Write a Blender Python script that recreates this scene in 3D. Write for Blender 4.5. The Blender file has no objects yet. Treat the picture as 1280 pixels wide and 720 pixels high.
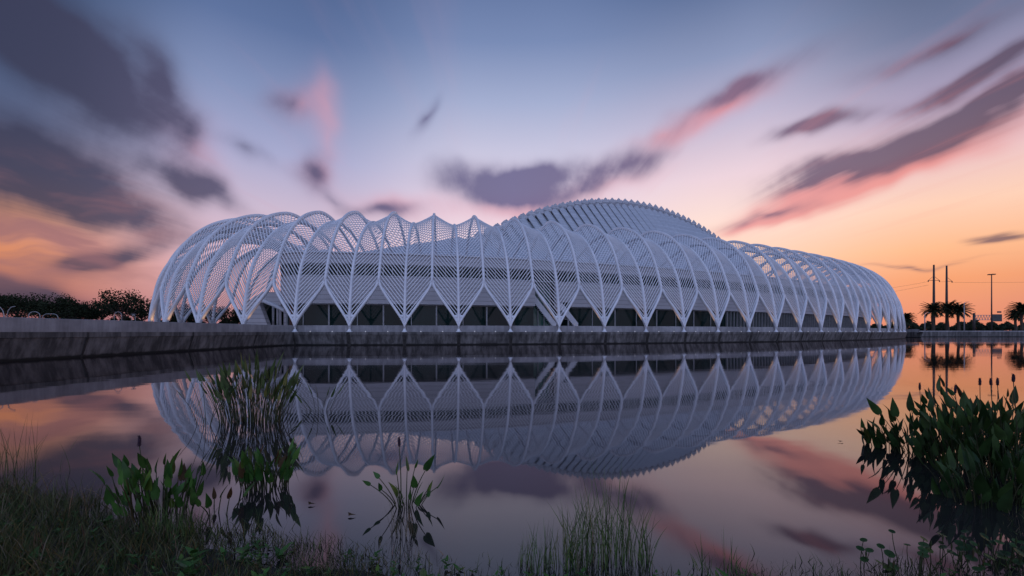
import bpy, math, random
from math import sin, cos, pi, sqrt, radians, atan2, asin, degrees, hypot, exp
from mathutils import Vector, Matrix

SC = bpy.context.scene
COL = SC.collection
R = random.Random(7)
F = 537.0                     # focal length in photo pixels (1280 wide)
CAM_Z = 1.6
HOR = 415.0

def V(*a): return Vector(a)
def s2l(c):
    out = []
    for x in c:
        x /= 255.0
        out.append(x / 12.92 if x <= 0.04045 else ((x + 0.055) / 1.055) ** 2.4)
    return (out[0], out[1], out[2], 1.0)
def lerp(a, b, t): return a + (b - a) * t

# ------------------------------------------------------------------ mesh building
class MB:
    def __init__(self): self.v = []; self.f = []
    def add(self, vs, fs):
        o = len(self.v)
        self.v.extend(Vector(p) for p in vs)
        self.f.extend(tuple(i + o for i in f) for f in fs)
    def box(self, c, s, rz=0.0):
        cx, cy, cz = c; hx, hy, hz = s[0] / 2, s[1] / 2, s[2] / 2
        ca, sa = cos(rz), sin(rz); vs = []
        for dz in (-hz, hz):
            for dx, dy in ((-hx, -hy), (hx, -hy), (hx, hy), (-hx, hy)):
                vs.append((cx + dx * ca - dy * sa, cy + dx * sa + dy * ca, cz + dz))
        self.add(vs, [(3, 2, 1, 0), (4, 5, 6, 7), (0, 1, 5, 4), (1, 2, 6, 5), (2, 3, 7, 6), (3, 0, 4, 7)])
    def tube(self, pts, rad, n=6, cap=True):
        pts = [Vector(p) for p in pts]; m = len(pts)
        if not hasattr(rad, '__len__'): rad = [rad] * m
        up = None; vs = []; fs = []
        for i, p in enumerate(pts):
            t = (pts[min(i + 1, m - 1)] - pts[max(i - 1, 0)])
            if t.length < 1e-9: t = Vector((0, 0, 1))
            t.normalize()
            if up is None: up = Vector((1, 0, 0)) if abs(t.x) < 0.8 else Vector((0, 1, 0))
            a = (up - t * up.dot(t)).normalized(); b = t.cross(a); up = a
            for k in range(n):
                g = 2 * pi * k / n
                vs.append(p + (a * cos(g) + b * sin(g)) * rad[i])
        for i in range(m - 1):
            for k in range(n):
                k2 = (k + 1) % n
                fs.append((i * n + k, i * n + k2, (i + 1) * n + k2, (i + 1) * n + k))
        if cap:
            fs.append(tuple(range(n - 1, -1, -1))); fs.append(tuple((m - 1) * n + k for k in range(n)))
        self.add(vs, fs)
    def beam(self, pts, w, d, side, bev=0.25):
        """rectangular section with chamfered corners; side = list of the width directions"""
        m = len(pts); vs = []; fs = []
        if not hasattr(w, '__len__'): w = [w] * m
        if not hasattr(d, '__len__'): d = [d] * m
        for i in range(m):
            t = (pts[min(i + 1, m - 1)] - pts[max(i - 1, 0)]).normalized()
            s = side[i] if isinstance(side, list) else side
            s = (s - t * s.dot(t)).normalized(); nn = t.cross(s)
            hw, hd = w[i] / 2, d[i] / 2; b = min(hw, hd) * bev * 2
            for x, y in ((-hw + b, -hd), (hw - b, -hd), (hw, -hd + b), (hw, hd - b), (hw - b, hd), (-hw + b, hd), (-hw, hd - b), (-hw, -hd + b)):
                vs.append(pts[i] + s * x + nn * y)
        for i in range(m - 1):
            for k in range(8):
                k2 = (k + 1) % 8
                fs.append((i * 8 + k, i * 8 + k2, (i + 1) * 8 + k2, (i + 1) * 8 + k))
        fs.append(tuple(range(7, -1, -1))); fs.append(tuple((m - 1) * 8 + k for k in range(8)))
        self.add(vs, fs)
    def plate(self, poly, nrm, th):
        n = len(poly); a = [p + nrm * th / 2 for p in poly]; b = [p - nrm * th / 2 for p in poly]
        fs = [tuple(range(n)), tuple(range(2 * n - 1, n - 1, -1))]
        for k in range(n):
            k2 = (k + 1) % n
            fs.append((k, n + k, n + k2, k2))
        self.add(a + b, fs)
    def build(self, name, mat, parent=None, smooth=False):
        off = Vector((0, 0, 0))
        p = parent
        while p is not None:
            off += p.location; p = p.parent
        me = bpy.data.meshes.new(name)
        me.from_pydata([tuple(p - off) for p in self.v], [], self.f)
        me.validate(); me.update()
        if smooth:
            me.polygons.foreach_set('use_smooth', [True] * len(me.polygons))
        if mat is not None: me.materials.append(mat)
        o = bpy.data.objects.new(name, me); COL.objects.link(o)
        if parent is not None: o.parent = parent
        return o

def tag(o, label=None, cat=None, group=None, kind=None):
    if label: o['label'] = label
    if cat: o['category'] = cat
    if group: o['group'] = group
    if kind: o['kind'] = kind
    return o
def thing(name, loc, label, cat, group=None):
    o = bpy.data.objects.new(name, None); COL.objects.link(o)
    o.location = loc; o.empty_display_size = 0.3
    return tag(o, label, cat, group)

# ------------------------------------------------------------------ materials
def new_mat(name):
    m = bpy.data.materials.new(name); m.use_nodes = True
    nt = m.node_tree; nt.nodes.clear()
    out = nt.nodes.new('ShaderNodeOutputMaterial'); b = nt.nodes.new('ShaderNodeBsdfPrincipled')
    nt.links.new(b.outputs[0], out.inputs[0])
    return m, nt, b
def noise(nt, scale, detail=3, rough=0.5, vscale=None, coord='Object'):
    tc = nt.nodes.new('ShaderNodeTexCoord'); n = nt.nodes.new('ShaderNodeTexNoise')
    n.inputs['Scale'].default_value = scale; n.inputs['Detail'].default_value = detail; n.inputs['Roughness'].default_value = rough
    if vscale:
        mp = nt.nodes.new('ShaderNodeMapping'); mp.inputs['Scale'].default_value = vscale
        nt.links.new(tc.outputs[coord], mp.inputs[0]); nt.links.new(mp.outputs[0], n.inputs[0])
    else:
        nt.links.new(tc.outputs[coord], n.inputs[0])
    return n
def ramp(nt, src, stops, interp='LINEAR'):
    r = nt.nodes.new('ShaderNodeValToRGB'); r.color_ramp.interpolation = interp
    e = r.color_ramp.elements
    while len(e) > 1: e.remove(e[-1])
    e[0].position = stops[0][0]; e[0].color = stops[0][1]
    for p, c in stops[1:]:
        x = e.new(p); x.color = c
    nt.links.new(src, r.inputs[0])
    return r
def g(v): return (v, v, v, 1)
def mixc(nt, a, b, fac, mode='MIX'):
    m = nt.nodes.new('ShaderNodeMix'); m.data_type = 'RGBA'; m.blend_type = mode
    if hasattr(fac, 'is_output'): nt.links.new(fac, m.inputs[0])
    else: m.inputs[0].default_value = fac
    for i, x in ((6, a), (7, b)):
        if hasattr(x, 'is_output'): nt.links.new(x, m.inputs[i])
        else: m.inputs[i].default_value = x
    return m.outputs[2]
def simple(name, c1, c2, scale=3, rough=0.6, vscale=None, bump=0.0, metallic=0.0, detail=4, lo=0.35, hi=0.65, spec=0.5):
    m, nt, b = new_mat(name)
    n = noise(nt, scale, detail, 0.6, vscale)
    r = ramp(nt, n.outputs[0], [(lo, (*c1, 1)), (hi, (*c2, 1))])
    nt.links.new(r.outputs[0], b.inputs['Base Color'])
    b.inputs['Roughness'].default_value = rough; b.inputs['Metallic'].default_value = metallic
    b.inputs['Specular IOR Level'].default_value = spec
    if bump:
        bp = nt.nodes.new('ShaderNodeBump'); bp.inputs['Strength'].default_value = bump; bp.inputs['Distance'].default_value = 0.05
        nt.links.new(n.outputs[0], bp.inputs['Height']); nt.links.new(bp.outputs[0], b.inputs['Normal'])
    return m

M = {}
M['steel'] = simple('white_painted_steel', (.68, .70, .74), (.80, .81, .84), 0.6, 0.42)
M['slat'] = simple('white_slats', (.74, .76, .80), (.84, .85, .88), 0.35, 0.5)
M['dark_steel'] = simple('weathered_dark_steel', (.035, .03, .03), (.06, .05, .05), 2, 0.6)
M['mullion'] = simple('aluminium_mullion', (.28, .29, .30), (.38, .39, .40), 2, 0.45)
M['trunk'] = simple('palm_bark', (.035, .028, .022), (.08, .065, .05), 8, 0.9, bump=0.4)
M['bark'] = simple('tree_bark', (.03, .025, .02), (.07, .055, .045), 6, 0.9, bump=0.4)
M['crown'] = simple('dark_foliage', (.009, .014, .007), (.03, .04, .018), 0.7, 0.8, spec=.15)
M['frond'] = simple('palm_frond', (.010, .015, .007), (.028, .04, .018), 1.0, 0.7, spec=.15)
M['galv'] = simple('galvanised_tube', (.26, .26, .27), (.38, .38, .38), 5, 0.4, metallic=0.2)
M['sign_back'] = simple('sign_back', (.03, .035, .035), (.06, .065, .065), 1, 0.5)
M['asphalt'] = simple('promenade_paving', (.16, .155, .15), (.26, .25, .24), 0.8, 0.9)
M['bank'] = simple('wet_bank_soil', (.012, .011, .008), (.035, .03, .02), 6, 0.85, bump=0.6)
M['land'] = simple('far_grass_land', (.03, .035, .018), (.06, .06, .035), 0.1, 0.95)

def plank(name, c1, c2, pitch, dark=0.72, axis=2, width=0.06):
    m, nt, b = new_mat(name)
    n = noise(nt, 0.25, 4, 0.6, (1, 1, 3))
    r = ramp(nt, n.outputs[0], [(.3, (*c1, 1)), (.7, (*c2, 1))])
    tc = nt.nodes.new('ShaderNodeTexCoord'); sp = nt.nodes.new('ShaderNodeSeparateXYZ')
    nt.links.new(tc.outputs['Object'], sp.inputs[0])
    a = nt.nodes.new('ShaderNodeMath'); a.operation = 'DIVIDE'; a.inputs[1].default_value = pitch
    nt.links.new(sp.outputs[axis], a.inputs[0])
    fr = nt.nodes.new('ShaderNodeMath'); fr.operation = 'FRACT'; nt.links.new(a.outputs[0], fr.inputs[0])
    lt = nt.nodes.new('ShaderNodeMath'); lt.operation = 'LESS_THAN'; lt.inputs[1].default_value = width / pitch
    nt.links.new(fr.outputs[0], lt.inputs[0])
    # every board has its own tint
    fl = nt.nodes.new('ShaderNodeMath'); fl.operation = 'FLOOR'; nt.links.new(a.outputs[0], fl.inputs[0])
    wn = nt.nodes.new('ShaderNodeTexWhiteNoise'); wn.noise_dimensions = '1D'; nt.links.new(fl.outputs[0], wn.inputs['W'])
    tr = ramp(nt, wn.outputs[0], [(0, g(.9)), (1, g(1.0))])
    c = mixc(nt, r.outputs[0], tr.outputs[0], 1.0, 'MULTIPLY')
    c = mixc(nt, c, (c1[0] * dark, c1[1] * dark, c1[2] * dark, 1), lt.outputs[0])
    nt.links.new(c, b.inputs['Base Color']); b.inputs['Roughness'].default_value = 0.55
    return m
M['clad'] = plank('horizontal_cladding', (.50, .485, .50), (.58, .565, .58), 0.62, 0.5)
M['roof'] = plank('seamed_roof_metal', (.55, .58, .64), (.66, .68, .73), 0.55, 0.55, width=0.14)

M['blade'] = plank('louver_aluminium', (.50, .53, .58), (.60, .63, .67), 0.42, 0.62, width=0.07)
def glass_mat():
    m, nt, b = new_mat('dark_reflective_glass')
    n = noise(nt, 0.22, 3, 0.5, (1, 1, .4))
    r = ramp(nt, n.outputs[0], [(.35, (.004, .015, .013, 1)), (.7, (.015, .038, .034, 1))])
    nt.links.new(r.outputs[0], b.inputs['Base Color']); b.inputs['Roughness'].default_value = 0.06
    b.inputs['IOR'].default_value = 1.5; b.inputs['Specular IOR Level'].default_value = 0.2
    bp = nt.nodes.new('ShaderNodeBump'); bp.inputs['Strength'].default_value = 0.05
    n2 = noise(nt, 0.4, 2); nt.links.new(n2.outputs[0], bp.inputs['Height']); nt.links.new(bp.outputs[0], b.inputs['Normal'])
    return m
M['glass'] = glass_mat()
M['green_glass'] = simple('green_tinted_glass', (.012, .07, .055), (.03, .12, .095), .5, .1)

def concrete(name, c1, c2, streak, top_dark):
    """c1..c2 mottled base, vertical run-off streaks"""
    m, nt, b = new_mat(name)
    n = noise(nt, 1.3, 6, 0.65)
    r = ramp(nt, n.outputs[0], [(.3, (*c1, 1)), (.7, (*c2, 1))])
    st = noise(nt, 1.0, 5, 0.65, (1.7, 1.7, .16))
    sr = ramp(nt, st.outputs[0], [(.40, g(1 - streak)), (.62, g(1.0))])
    c = mixc(nt, r.outputs[0], sr.outputs[0], 1.0, 'MULTIPLY')
    big = noise(nt, 0.16, 3, 0.5)
    br = ramp(nt, big.outputs[0], [(.35, g(.72)), (.65, g(1.05))])
    c = mixc(nt, c, br.outputs[0], 1.0, 'MULTIPLY')
    # wet algae tide line: the stain itself
    tc = nt.nodes.new('ShaderNodeTexCoord'); sp = nt.nodes.new('ShaderNodeSeparateXYZ'); nt.links.new(tc.outputs['Object'], sp.inputs[0])
    ad = nt.nodes.new('ShaderNodeMath'); ad.operation = 'MULTIPLY_ADD'; ad.inputs[1].default_value = 0.25; nt.links.new(n.outputs[0], ad.inputs[0]); nt.links.new(sp.outputs[2], ad.inputs[2])
    tr = ramp(nt, ad.outputs[0], [(.22, g(1)), (.34, g(0))])
    c = mixc(nt, c, (.015, .014, .012, 1), tr.outputs[0]) if top_dark else c
    nt.links.new(c, b.inputs['Base Color']); b.inputs['Roughness'].default_value = 0.85
    bp = nt.nodes.new('ShaderNodeBump'); bp.inputs['Strength'].default_value = 0.35; bp.inputs['Distance'].default_value = 0.03
    nt.links.new(n.outputs[0], bp.inputs['Height']); nt.links.new(bp.outputs[0], b.inputs['Normal'])
    return m
M['parapet'] = concrete('pale_concrete', (.33, .32, .33), (.45, .44, .45), 0.25, False)
M['wall'] = concrete('stained_concrete', (.15, .14, .135), (.25, .235, .225), 0.65, True)
M['gap'] = simple('joint_dark', (.02, .018, .017), (.06, .055, .05), 2, .9)

def water_mat():
    m, nt, b = new_mat('pond_water')
    nt.nodes.remove(b)
    out = [n for n in nt.nodes if n.type == 'OUTPUT_MATERIAL'][0]
    gl = nt.nodes.new('ShaderNodeBsdfGlossy'); gl.inputs['Roughness'].default_value = 0.035
    gl.inputs['Color'].default_value = (.95, .91, .92, 1)
    df = nt.nodes.new('ShaderNodeBsdfDiffuse')
    n0 = noise(nt, 0.5, 4)
    r0 = ramp(nt, n0.outputs[0], [(.3, (.016, .016, .016, 1)), (.7, (.026, .024, .023, 1))])
    nt.links.new(r0.outputs[0], df.inputs[0])
    fr = nt.nodes.new('ShaderNodeFresnel'); fr.inputs[0].default_value = 1.78
    mx = nt.nodes.new('ShaderNodeMixShader')
    nt.links.new(fr.outputs[0], mx.inputs[0]); nt.links.new(df.outputs[0], mx.inputs[1]); nt.links.new(gl.outputs[0], mx.inputs[2])
    nt.links.new(mx.outputs[0], out.inputs[0])
    n1 = noise(nt, 1.0, 2, 0.5, (.10, .9, 1)); n2 = noise(nt, 1.0, 3, 0.5, (.02, .10, 1))
    a = nt.nodes.new('ShaderNodeMath'); a.operation = 'MULTIPLY_ADD'; a.inputs[1].default_value = 0.25
    nt.links.new(n1.outputs[0], a.inputs[0]); nt.links.new(n2.outputs[0], a.inputs[2])
    bp = nt.nodes.new('ShaderNodeBump'); bp.inputs['Strength'].default_value = 0.10; bp.inputs['Distance'].default_value = 0.10
    nt.links.new(a.outputs[0], bp.inputs['Height'])
    for x in (gl, fr): nt.links.new(bp.outputs[0], x.inputs['Normal'])
    # patches touched by a breath of wind
    w = noise(nt, 1.0, 3, 0.5, (.012, .09, 1)); wr = ramp(nt, w.outputs[0], [(.50, g(.028)), (.75, g(.09))])
    nt.links.new(wr.outputs[0], gl.inputs['Roughness'])
    return m
M['water'] = water_mat()

def leaf_mat(name, c1, c2, spec=0.4, rough=0.45):
    m, nt, b = new_mat(name)
    gi = nt.nodes.new('ShaderNodeNewGeometry')
    n = noise(nt, 9, 3)
    yl = (c2[0] * 1.55, c2[1] * 1.05, c2[2] * .8, 1)
    ri = ramp(nt, gi.outputs['Random Per Island'], [(0, (*c1, 1)), (.82, (*c2, 1)), (.93, yl), (1, (c1[0] * 1.6, c1[1] * .8, c1[2], 1))])
    nr = ramp(nt, n.outputs[0], [(.3, g(.55)), (.5, g(.95)), (.7, g(1.2))])
    c = mixc(nt, ri.outputs[0], nr.outputs[0], 1.0, 'MULTIPLY')
    nt.links.new(c, b.inputs['Base Color']); b.inputs['Roughness'].default_value = rough
    b.inputs['Specular IOR Level'].default_value = spec
    return m
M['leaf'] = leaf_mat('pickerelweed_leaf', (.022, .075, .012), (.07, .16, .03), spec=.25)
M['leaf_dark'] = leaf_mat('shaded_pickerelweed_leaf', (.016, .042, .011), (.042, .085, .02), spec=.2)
M['leaf_brown'] = leaf_mat('withered_leaf', (.05, .025, .012), (.09, .05, .02), spec=.1)
M['reed'] = leaf_mat('reed_leaf', (.04, .075, .018), (.11, .14, .045), spec=.2)
M['grass'] = leaf_mat('bank_grass', (.035, .062, .018), (.12, .125, .055), spec=.1, rough=.7)
M['sedge'] = leaf_mat('sedge_blade', (.045, .10, .025), (.13, .19, .06), spec=.15, rough=.6)
M['straw'] = leaf_mat('dry_straw', (.10, .085, .055), (.20, .165, .115), spec=.1, rough=.8)
M['flower'] = leaf_mat('faded_flower_spike', (.03, .02, .03), (.05, .03, .045), spec=.1, rough=.8)
M['stem'] = leaf_mat('plant_stem', (.03, .05, .015), (.06, .06, .03), spec=.2)

def emit_mat(name, col, st):
    m, nt, b = new_mat(name)
    b.inputs['Base Color'].default_value = (.8, .8, .78, 1)
    b.inputs['Emission Color'].default_value = col; b.inputs['Emission Strength'].default_value = st
    n = noise(nt, 20, 2); r = ramp(nt, n.outputs[0], [(.3, g(.6)), (.7, g(.8))]); nt.links.new(r.outputs[0], b.inputs['Base Color'])
    return m
M['lamp'] = emit_mat('lit_lens', (1, .93, .82, 1), 0.12)
M['warm_lamp'] = emit_mat('warm_lens', (1, .6, .25, 1), 3.0)

# ------------------------------------------------------------------ plan of the building
D0 = 53.4
EA, EB = 1.816 * D0, 0.7423 * D0
CX, CY, ROT = 0.6035 * D0, 2.0438 * D0, 0.4813
CR, SR = cos(ROT), sin(ROT)
def L2W(x, y, z=0.0): return Vector((CX + x * CR - y * SR, CY + x * SR + y * CR, z))
def W2px(p): return 640 + F * p.x / p.y, HOR - F * (p.z - CAM_Z) / p.y
NB = 68
_N = 7200
_off = [-pi + 2 * pi * k / _N for k in range(_N + 1)]
_L = [0.0]
for k in range(_N):
    a, b = _off[k], _off[k + 1]
    _L.append(_L[-1] + hypot(EA * (sin(b) - sin(a)), EB * (cos(b) - cos(a))))
PER = _L[-1]
def off_at(l):
    l = l % PER; lo, hi = 0, _N
    while hi - lo > 1:
        m = (lo + hi) // 2
        if _L[m] <= l: lo = m
        else: hi = m
    return lerp(_off[lo], _off[hi], (l - _L[lo]) / max(1e-9, _L[hi] - _L[lo]))
def len_at(o): 
    x = (o + pi) / (2 * pi) * _N; k = int(x); return lerp(_L[k], _L[min(k + 1, _N)], x - k)
L7 = len_at(-2.2396 + pi / 2)
BAY = PER / NB
def bay_off(i): return off_at(L7 + (i - 7) * BAY)
QA, QB = 77.0, 19.6
class Rib:
    def __init__(self, i, prof):
        o = bay_off(i); self.o = o
        self.P = L2W(EA * sin(o), -EB * cos(o))
        o2 = o + radians(7.5) * sin(2 * o)
        self.Q = L2W(QA * sin(o2), -QB * cos(o2))
        d = self.Q - self.P; self.W = d.length / 20.0; self.d = d.normalized()
        self.side = Vector((-self.d.y, self.d.x, 0))
        self.prof = prof
        self.pts = [self.P + self.d * (q * self.W) + Vector((0, 0, z)) for q, z in prof]
        self.l = [0.0]
        for k in range(1, len(self.pts)): self.l.append(self.l[-1] + (self.pts[k] - self.pts[k - 1]).length)
        self.len = self.l[-1]
    def at(self, s):
        s = max(0.0, min(self.len, s))
        for k in range(1, len(self.l)):
            if self.l[k] >= s:
                t = (s - self.l[k - 1]) / (self.l[k] - self.l[k - 1]); return self.pts[k - 1].lerp(self.pts[k], t)
        return self.pts[-1]
    def atz(self, z):       # on the outer rising flank
        for k in range(1, len(self.prof)):
            z0, z1 = self.prof[k - 1][1], self.prof[k][1]
            if z1 >= z and z1 > z0:
                t = (z - z0) / (z1 - z0); return self.pts[k - 1].lerp(self.pts[k], t)
        return self.pts[-1]
    def sz(self, z):
        for k in range(1, len(self.prof)):
            z0, z1 = self.prof[k - 1][1], self.prof[k][1]
            if z1 >= z: return lerp(self.l[k - 1], self.l[k], (z - z0) / (z1 - z0))
        return self.len
def catmull(P, n=5):
    out = []
    for k in range(len(P) - 1):
        p0 = P[max(k - 1, 0)]; p1 = P[k]; p2 = P[k + 1]; p3 = P[min(k + 2, len(P) - 1)]
        for j in range(n):
            t = j / n
            out.append(tuple(0.5 * ((2 * p1[c]) + (-p0[c] + p2[c]) * t + (2 * p0[c] - 5 * p1[c] + 4 * p2[c] - p3[c]) * t * t + (-p0[c] + 3 * p1[c] - 3 * p2[c] + p3[c]) * t ** 3) for c in range(len(p1))))
    out.append(tuple(P[-1])); return out
FOOT = catmull([(0, 1.98), (.08, 3.5), (.42, 6.0), (1.2, 9.4), (2.8, 12.4), (5.2, 15.0), (8, 16.6), (10.5, 17.1), (13.5, 16.6), (17, 15.0), (20, 13.2)])
CREST = catmull([(0, 1.98), (.08, 3.5), (.40, 5.8), (.75, 7.6), (1.5, 10.0), (2.6, 12.7), (4.2, 15.1), (6.3, 17.0), (8.7, 18.2), (11.0, 18.65), (13.7, 18.0), (17, 16.0), (20, 13.2)])
feet = [Rib(i, FOOT) for i in range(NB)]
crest = [Rib(i + 0.5, CREST) for i in range(NB)]

# ------------------------------------------------------------------ pergola
perg = thing('arched_pergola', L2W(0, 0, 1.6), 'white steel pergola of crossing arched ribs and slats ringing the hall', 'pergola')
def bez(p, t):
    u = 1 - t
    return tuple(u ** 3 * p[0][c] + 3 * u * u * t * p[1][c] + 3 * u * t * t * p[2][c] + t ** 3 * p[3][c] for c in (0, 1))
SLW = 0.044
ARM = [(0, 2.15), (.06, 3.75), (.93, 6.4), (1.0, 8.1)]
for i in range(NB):
    fr = feet[i]
    mb = MB()
    k0 = 0
    mb.beam(fr.pts, [0.16 + 0.15 * min(1, k / 5) for k in range(len(fr.pts))], [0.30 if k < 3 else 0.46 for k in range(len(fr.pts))], fr.side)
    for sgn, mr in ((-1, crest[i - 1]), (1, crest[i])):
        pts = []; side = []
        for k in range(15):
            s, z = bez(ARM, k / 14)
            pts.append(fr.atz(z).lerp(mr.atz(z), s))
            side.append((mr.P - fr.P).normalized())
        wid = [0.10 + 0.20 * min(1, k / 4) for k in range(15)]
        mb.beam(pts, wid, 0.44, side)
        nrm = (fr.d + mr.d).normalized()
        for k in range(4):      # web that fills the crotch above the foot
            z0, z1 = bez(ARM, k / 14)[1], bez(ARM, (k + 1) / 14)[1]
            mb.plate([fr.atz(z0), pts[k], pts[k + 1], fr.atz(z1)], nrm, 0.20)
        for k in range(12, 14):  # web under the apex of the opening
            z0, z1 = bez(ARM, k / 14)[1], bez(ARM, (k + 1) / 14)[1]
            mb.plate([mr.atz(z0), pts[k], pts[k + 1], mr.atz(z1)], nrm, 0.22)
    mb.build('column_rib', M['steel'], perg, True)
    # foot bearing
    mb = MB()
    p = fr.P
    mb.tube([p + V(0, 0, 1.6), p + V(0, 0, 1.68), p + V(0, 0, 1.70), p + V(0, 0, 1.98), p + V(0, 0, 2.2)], [.36, .36, .27, .13, .12], 10)
    mb.build('foot_bearing', M['steel'], perg)
    # crest rib
    mr = crest[i]
    s0 = mr.sz(7.75); n = 44
    pts = [mr.at(s0 + (mr.len - s0) * k / n) for k in range(n + 1)]
    mb = MB(); mb.beam(pts, 0.32, 0.46, mr.side)
    mb.build('crest_rib', M['steel'], perg, True)
    # louver panel: the slats of this bay, both sides of the column rib
    mb = MB(); pitch = 0.57
    for mr in (crest[i - 1], crest[i]):
        m0, f0 = mr.sz(8.3), fr.sz(4.1)
        arm = [bez(ARM, q / 40) for q in range(41)]
        k = -2
        while True:
            sm, sf = m0 + pitch * k, f0 + pitch * k
            if sf > fr.len - 0.2 or sm > mr.len + 3.2: break
            a, b = mr.at(sm), fr.at(sf)
            if sm > mr.len:      # the last slats end on the inner ring
                t = (sm - mr.len) / 4.2
                a = mr.pts[-1].lerp(fr.pts[-1], min(.9, t))
            if k < 1:            # the first slats run into the arm
                zb, za = b.z, a.z; cut = 1.0
                for s_, z_ in arm:
                    if s_ > .3 and z_ > lerp(zb, za, s_): cut = s_; break
                a = b.lerp(a, cut)
            k += 1
            ax = (b - a).normalized()
            tg = (fr.at(sf + .3) - fr.at(sf - .3)).normalized()
            w = (tg - ax * tg.dot(ax)).normalized() * SLW
            h = ax.cross(w).normalized() * 0.035
            mb.add([a + w + h, a - w + h, a - w - h, a + w - h, b + w + h, b - w + h, b - w - h, b + w - h],
                   [(0, 1, 5, 4), (1, 2, 6, 5), (2, 3, 7, 6), (3, 0, 4, 7)])
    mb.build('louver_panel', M['slat'], perg)
mb = MB()
ring = [r.pts[-1] for r in feet for r in (r,)]
mb.tube(ring + [ring[0], ring[1]], 0.28, 8, False)
mb.build('ring_beam', M['steel'], perg, True)

# ------------------------------------------------------------------ hall
BA, BB = 94.0, 29.9
XCUT = -80.0
hall = thing('university_hall', L2W(0, 0, 1.7), 'long oval white hall with ribbon windows and finned domed roof', 'building')
# outline, counter clockwise from the far corner of the cut end ... near corner first
oc = asin(XCUT / BA)
outl = []
NO = 220
for k in range(NO + 1):
    o = lerp(oc, pi - oc, k / NO)
    outl.append(Vector((BA * sin(o), -BB * cos(o), 0)))
# rounded corners where the end wall meets the long sides
yc = outl[0].y
def roundc(p, a, b, r, n=6):
    out = []
    pa = p + (a - p).normalized() * r; pb = p + (b - p).normalized() * r
    for k in range(n + 1):
        t = k / n; out.append(pa * (1 - t) ** 2 + p * 2 * t * (1 - t) + pb * t * t)
    return out
near_c, far_c = outl[0].copy(), outl[-1].copy()
body = [p for p in outl if p.x > XCUT + 3.0]
outline = roundc(near_c, far_c, body[0], 3.2) + body + roundc(far_c, body[-1], near_c, 3.2)
def arc(pts):
    l = [0.0]
    for k in range(1, len(pts)): l.append(l[-1] + (pts[k] - pts[k - 1]).length)
    return l
oloop = outline + [outline[0]]
olen = arc(oloop)
def out_at(s):
    s = s % olen[-1]
    for k in range(1, len(olen)):
        if olen[k] >= s:
            return oloop[k - 1].lerp(oloop[k], (s - olen[k - 1]) / max(1e-9, olen[k] - olen[k - 1]))
def out_n(s):
    d = (out_at(s + .5) - out_at(s - .5)).normalized()
    return Vector((d.y, -d.x, 0))
def opt(s, inset, z):
    p = out_at(s) - out_n(s) * inset
    return L2W(p.x, p.y, z)
def band(mb, s0, s1, z0, z1, inset, th, step=1.6):
    n = max(1, int((s1 - s0) / step)); vs = []; fs = []
    for k in range(n + 1):
        s = lerp(s0, s1, k / n)
        vs += [opt(s, inset, z0), opt(s, inset, z1), opt(s, inset + th, z1), opt(s, inset + th, z0)]
    for k in range(n):
        a, b = 4 * k, 4 * k + 4
        for j in range(4):
            j2 = (j + 1) % 4
            fs.append((a + j, b + j, b + j2, a + j2))
    fs += [(0, 1, 2, 3), (4 * n + 3, 4 * n + 2, 4 * n + 1, 4 * n)]
    mb.add(vs, fs)
def s_at_px(px):
    best = None
    for k in range(0, 4000):
        s = olen[-1] * k / 4000
        w = opt(s, 0, 3); n = out_n(s); wn = Vector((n.x * CR - n.y * SR, n.x * SR + n.y * CR))
        if wn.x * (0 - w.x) + wn.y * (0 - w.y) <= 0: continue
        e = abs(W2px(w)[0] - px)
        if best is None or e < best[0]: best = (e, s)
    return best[1]
TOT = olen[-1]
SN0, SNM, SN1 = s_at_px(669), s_at_px(696), s_at_px(713)      # stair notch
PXL = 1.5
mb = MB(); band(mb, SN1, TOT + SN0, 5.5, 9.3, 0.0, 1.0); band(mb, SNM, SN1, 6.2, 9.3, 0.001, .9); mb.build('lower_wall', M['clad'], hall)
mb = MB(); band(mb, 0, TOT, 10.95, 12.4, 0.0, 1.0); mb.build('upper_wall', M['clad'], hall)
mb = MB(); band(mb, 0, TOT, 12.4, 12.56, -0.22, 1.3); mb.build('eaves', M['steel'], hall)
# ground floor windows
def window_run(s0, s1, z0, z1, inset, seg, name, subs):
    n = max(1, round((s1 - s0) / seg))
    for k in range(n):
        a, b = lerp(s0, s1, k / n), lerp(s0, s1, (k + 1) / n)
        w = MB(); band(w, a, b, z0, z1, inset, 0.08, 1.5); wo = w.build(name, M['glass'], hall)
        fm = MB()
        for t in subs:
            s = lerp(a, b, t); p = opt(s, inset - .03, (z0 + z1) / 2); nn = out_n(s)
            fm.box(p, (0.11 if t else .2, 0.22 if s < 75 else .7, z1 - z0 - .01), ROT + atan2(nn.y, nn.x) + pi / 2)
        band(fm, a + .06, b - .06, z1 - .14, z1 - .004, inset - .04, .14, 1.5)
        band(fm, a + .06, b - .06, z0 + .004, z0 + .16, inset - .04, .14, 1.5)
        fm.build('mullion', M['mullion'], wo)
FARS = 170.0
window_run(PXL, SN0, 1.7, 5.5, 0.7, 7.6, 'shopfront_window', (0, .52))
window_run(SN1, 78, 1.7, 5.5, 0.7, 7.6, 'shopfront_window', (0, .5))
window_run(78, FARS, 1.7, 5.5, 0.7, 7.6, 'shopfront_window', (0, .125, .25, .375, .5, .625, .75, .875))
w = MB(); band(w, FARS, TOT - 26, 1.7, 5.5, .7, .3); w.build('rear_wall', M['clad'], hall)
window_run(PXL, SN0, 9.3, 10.95, 0.45, 7.6, 'ribbon_window', (0, .17, .34, .5, .67, .84))
window_run(SN0, SN1 - .2, 9.3, 10.95, 0.9, 7.6, 'ribbon_window', (0, .33, .66))
window_run(SN1 - .2, FARS, 9.3, 10.95, 0.45, 7.6, 'ribbon_window', (0, .17, .34, .5, .67, .84))
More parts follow.
